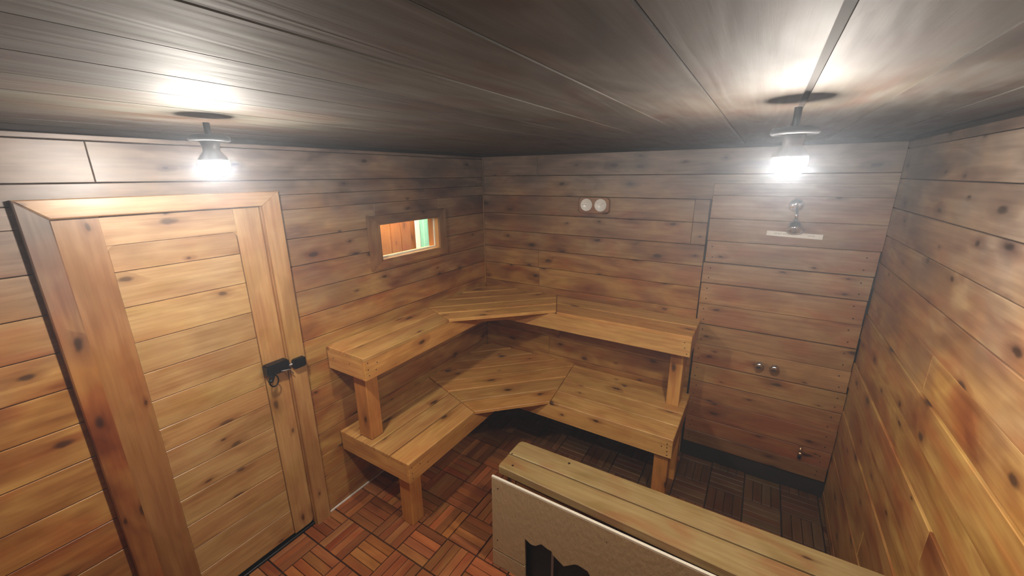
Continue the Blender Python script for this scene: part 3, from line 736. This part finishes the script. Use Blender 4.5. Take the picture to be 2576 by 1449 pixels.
# ------------------------------------------------------------------ thin haze added in place of lens bloom
hz = bpy.data.materials.new('bloom_haze'); hz.use_nodes = True
ht = hz.node_tree; ht.nodes.clear()
ho = ht.nodes.new('ShaderNodeOutputMaterial'); hv = ht.nodes.new('ShaderNodeVolumeScatter')
hv.inputs['Color'].default_value = (0.80, 0.88, 1.0, 1); hv.inputs['Density'].default_value = HAZE; hv.inputs['Anisotropy'].default_value = 0.62
ht.links.new(hv.outputs[0], ho.inputs['Volume'])
bloom_haze = link('bloom_haze', boxes_mesh([(-0.044, NEAR - 0.015, -0.02, W + 0.034, 0.034, CH + 0.03)]), hz)
tag(bloom_haze, 'thin haze added through the whole room to give the lens glow around both lamps', 'bloom_haze', kind='stuff')

# ------------------------------------------------------------------ floor of wooden deck tiles
fl = link('floor', boxes_mesh([(-0.048, NEAR, -0.05, W + 0.03, 0.03, 0.0)]), MAT['tile_base']); tag(fl, kind='structure')
bpy.context.view_layer.update()
dg = bpy.context.evaluated_depsgraph_get()
PATCH = 0.1985
X0, Y0 = 0.142, -1.845
slats = []
for i in range(-1, 13):
    for j in range(-8, 10):
        px, py = X0 + i * PATCH, Y0 + j * PATCH
        g = 0.0035
        w_ = (PATCH - 0.004) / 4
        for k in range(4):
            if (i + j) % 2 == 0: q = (px + 0.002 + k * w_, py + 0.002, px + 0.002 + (k + 1) * w_ - g, py + PATCH - 0.002 - g, 'y')
            else: q = (px + 0.002, py + 0.002 + k * w_, px + PATCH - 0.002 - g, py + 0.002 + (k + 1) * w_ - g, 'x')
            x0, y0, x1, y1 = max(q[0], 0.004), max(q[1], NEAR + 0.001), min(q[2], W - 0.004), min(q[3], -0.004)
            if x1 - x0 < 0.008 or y1 - y0 < 0.008: continue
            slats.append((x0, y0, x1, y1, q[4]))
fpx = 1003.025
def vis(sl):
    x0, y0, x1, y1, _ = sl; cnt = 0; dep = 9
    for (a, b2) in ((0.5, 0.5), (0.12, 0.12), (0.88, 0.12), (0.12, 0.88), (0.88, 0.88)):
        P = Vector((x0 + (x1 - x0) * a, y0 + (y1 - y0) * b2, 0.0135)); q = P - CPOS
        u = q.dot(r); v = q.dot(d); w_ = q.dot(f)
        if w_ <= 0.05 or abs(u / w_ * fpx) > 1288 or abs(v / w_ * fpx) > 724: continue
        bloom_haze.hide_viewport = False
        hit = S.ray_cast(dg, CPOS, q.normalized(), distance=q.length - 0.004)
        if not hit[0] or hit[4] == bloom_haze: cnt += 1; dep = min(dep, q.length)
    return cnt, dep
vs = []
for s_ in slats:
    c_, dp = vis(s_)
    area = (s_[2] - s_[0]) * (s_[3] - s_[1])
    vs.append((c_, dp, area, s_))
seen = sorted([v for v in vs if v[0] > 0], key=lambda v: -v[2] * v[0] * (CPOS.z) / v[1] ** 3)
single = seen[:296]; rest = [v[3] for v in vs if v[0] == 0] + [v[3] for v in seen[296:]]
HS = 0.0105
cache = {}
def slat_mesh(L_, W_):
    key = (round(L_, 3), round(W_, 3))
    if key not in cache:
        me = prism_mesh([(-L_ / 2, -W_ / 2), (L_ / 2, -W_ / 2), (L_ / 2, W_ / 2), (-L_ / 2, W_ / 2)], 0, HS, 0.0015)
        me.materials.append(MAT['deck']); cache[key] = me
    return cache[key]
rs = random.Random(3)
def slat_tint(cx, cy):
    t = rs.choice([(1, 1, 1), (1, 0.95, 0.9), (0.8, 0.72, 0.66), (1.15, 1.15, 1.1), (0.9, 0.85, 0.8), (1.1, 1.2, 1.3), (0.7, 0.62, 0.6)])
    t = tuple(v * rs.uniform(0.9, 1.1) for v in t)
    wet_shade = 0.0                                   # water-greyed wood near the shower, painted shade under the benches
    if cx > 0.95 and cy > -1.25: wet_shade = min(1, (cx - 0.95) / 0.3)
    if cy > -0.8: wet_shade = max(wet_shade, min(1, (cy + 0.8) / 0.3) * 0.8)
    gtx = (0.50, 0.68, 0.95)
    if wet_shade > 0: t = tuple(v * (1 - wet_shade + wet_shade * g_) * (1 - 0.35 * wet_shade) for v, g_ in zip(t, gtx))
    return t
for (_, _, _, (x0, y0, x1, y1, ax)) in single:
    cx, cy = (x0 + x1) / 2, (y0 + y1) / 2
    L_, W_ = ((x1 - x0), (y1 - y0)) if ax == 'x' else ((y1 - y0), (x1 - x0))
    z = 0.0004 + rs.uniform(0, 0.0016)
    mw = frame((cx, cy, z), (1, 0, 0), (0, 1, 0)) if ax == 'x' else frame((cx, cy, z), (0, 1, 0), (-1, 0, 0))
    link('deck_slat', slat_mesh(L_, W_), None, fl, mw, slat_tint(cx, cy))
rb = boxes_mesh([(x0, y0, 0.0004, x1, y1, 0.0004 + HS) for (x0, y0, x1, y1, _) in rest])
ro = link('deck_slats', rb, MAT['deck'], fl, None, (0.6, 0.6, 0.6)); ro['kind'] = 'stuff'

# lettering on the sign last (small detail)
text_mesh('DO NOT WASTE', 0.013, frame((2.095, -0.0200, 1.6345), (1, 0, -0.03), (0, 0, 1)) @ Matrix.Translation((0, 0, 0.0016)), MAT['ink'], sg, sx=0.75)
text_mesh('WATER', 0.013, frame((2.232, -0.0200, 1.6305), (1, 0, -0.03), (0, 0, 1)) @ Matrix.Translation((0, 0, 0.0016)), MAT['ink'], sg, sx=0.75)
print('slats seen', len(seen), 'objects', len(bpy.data.objects))
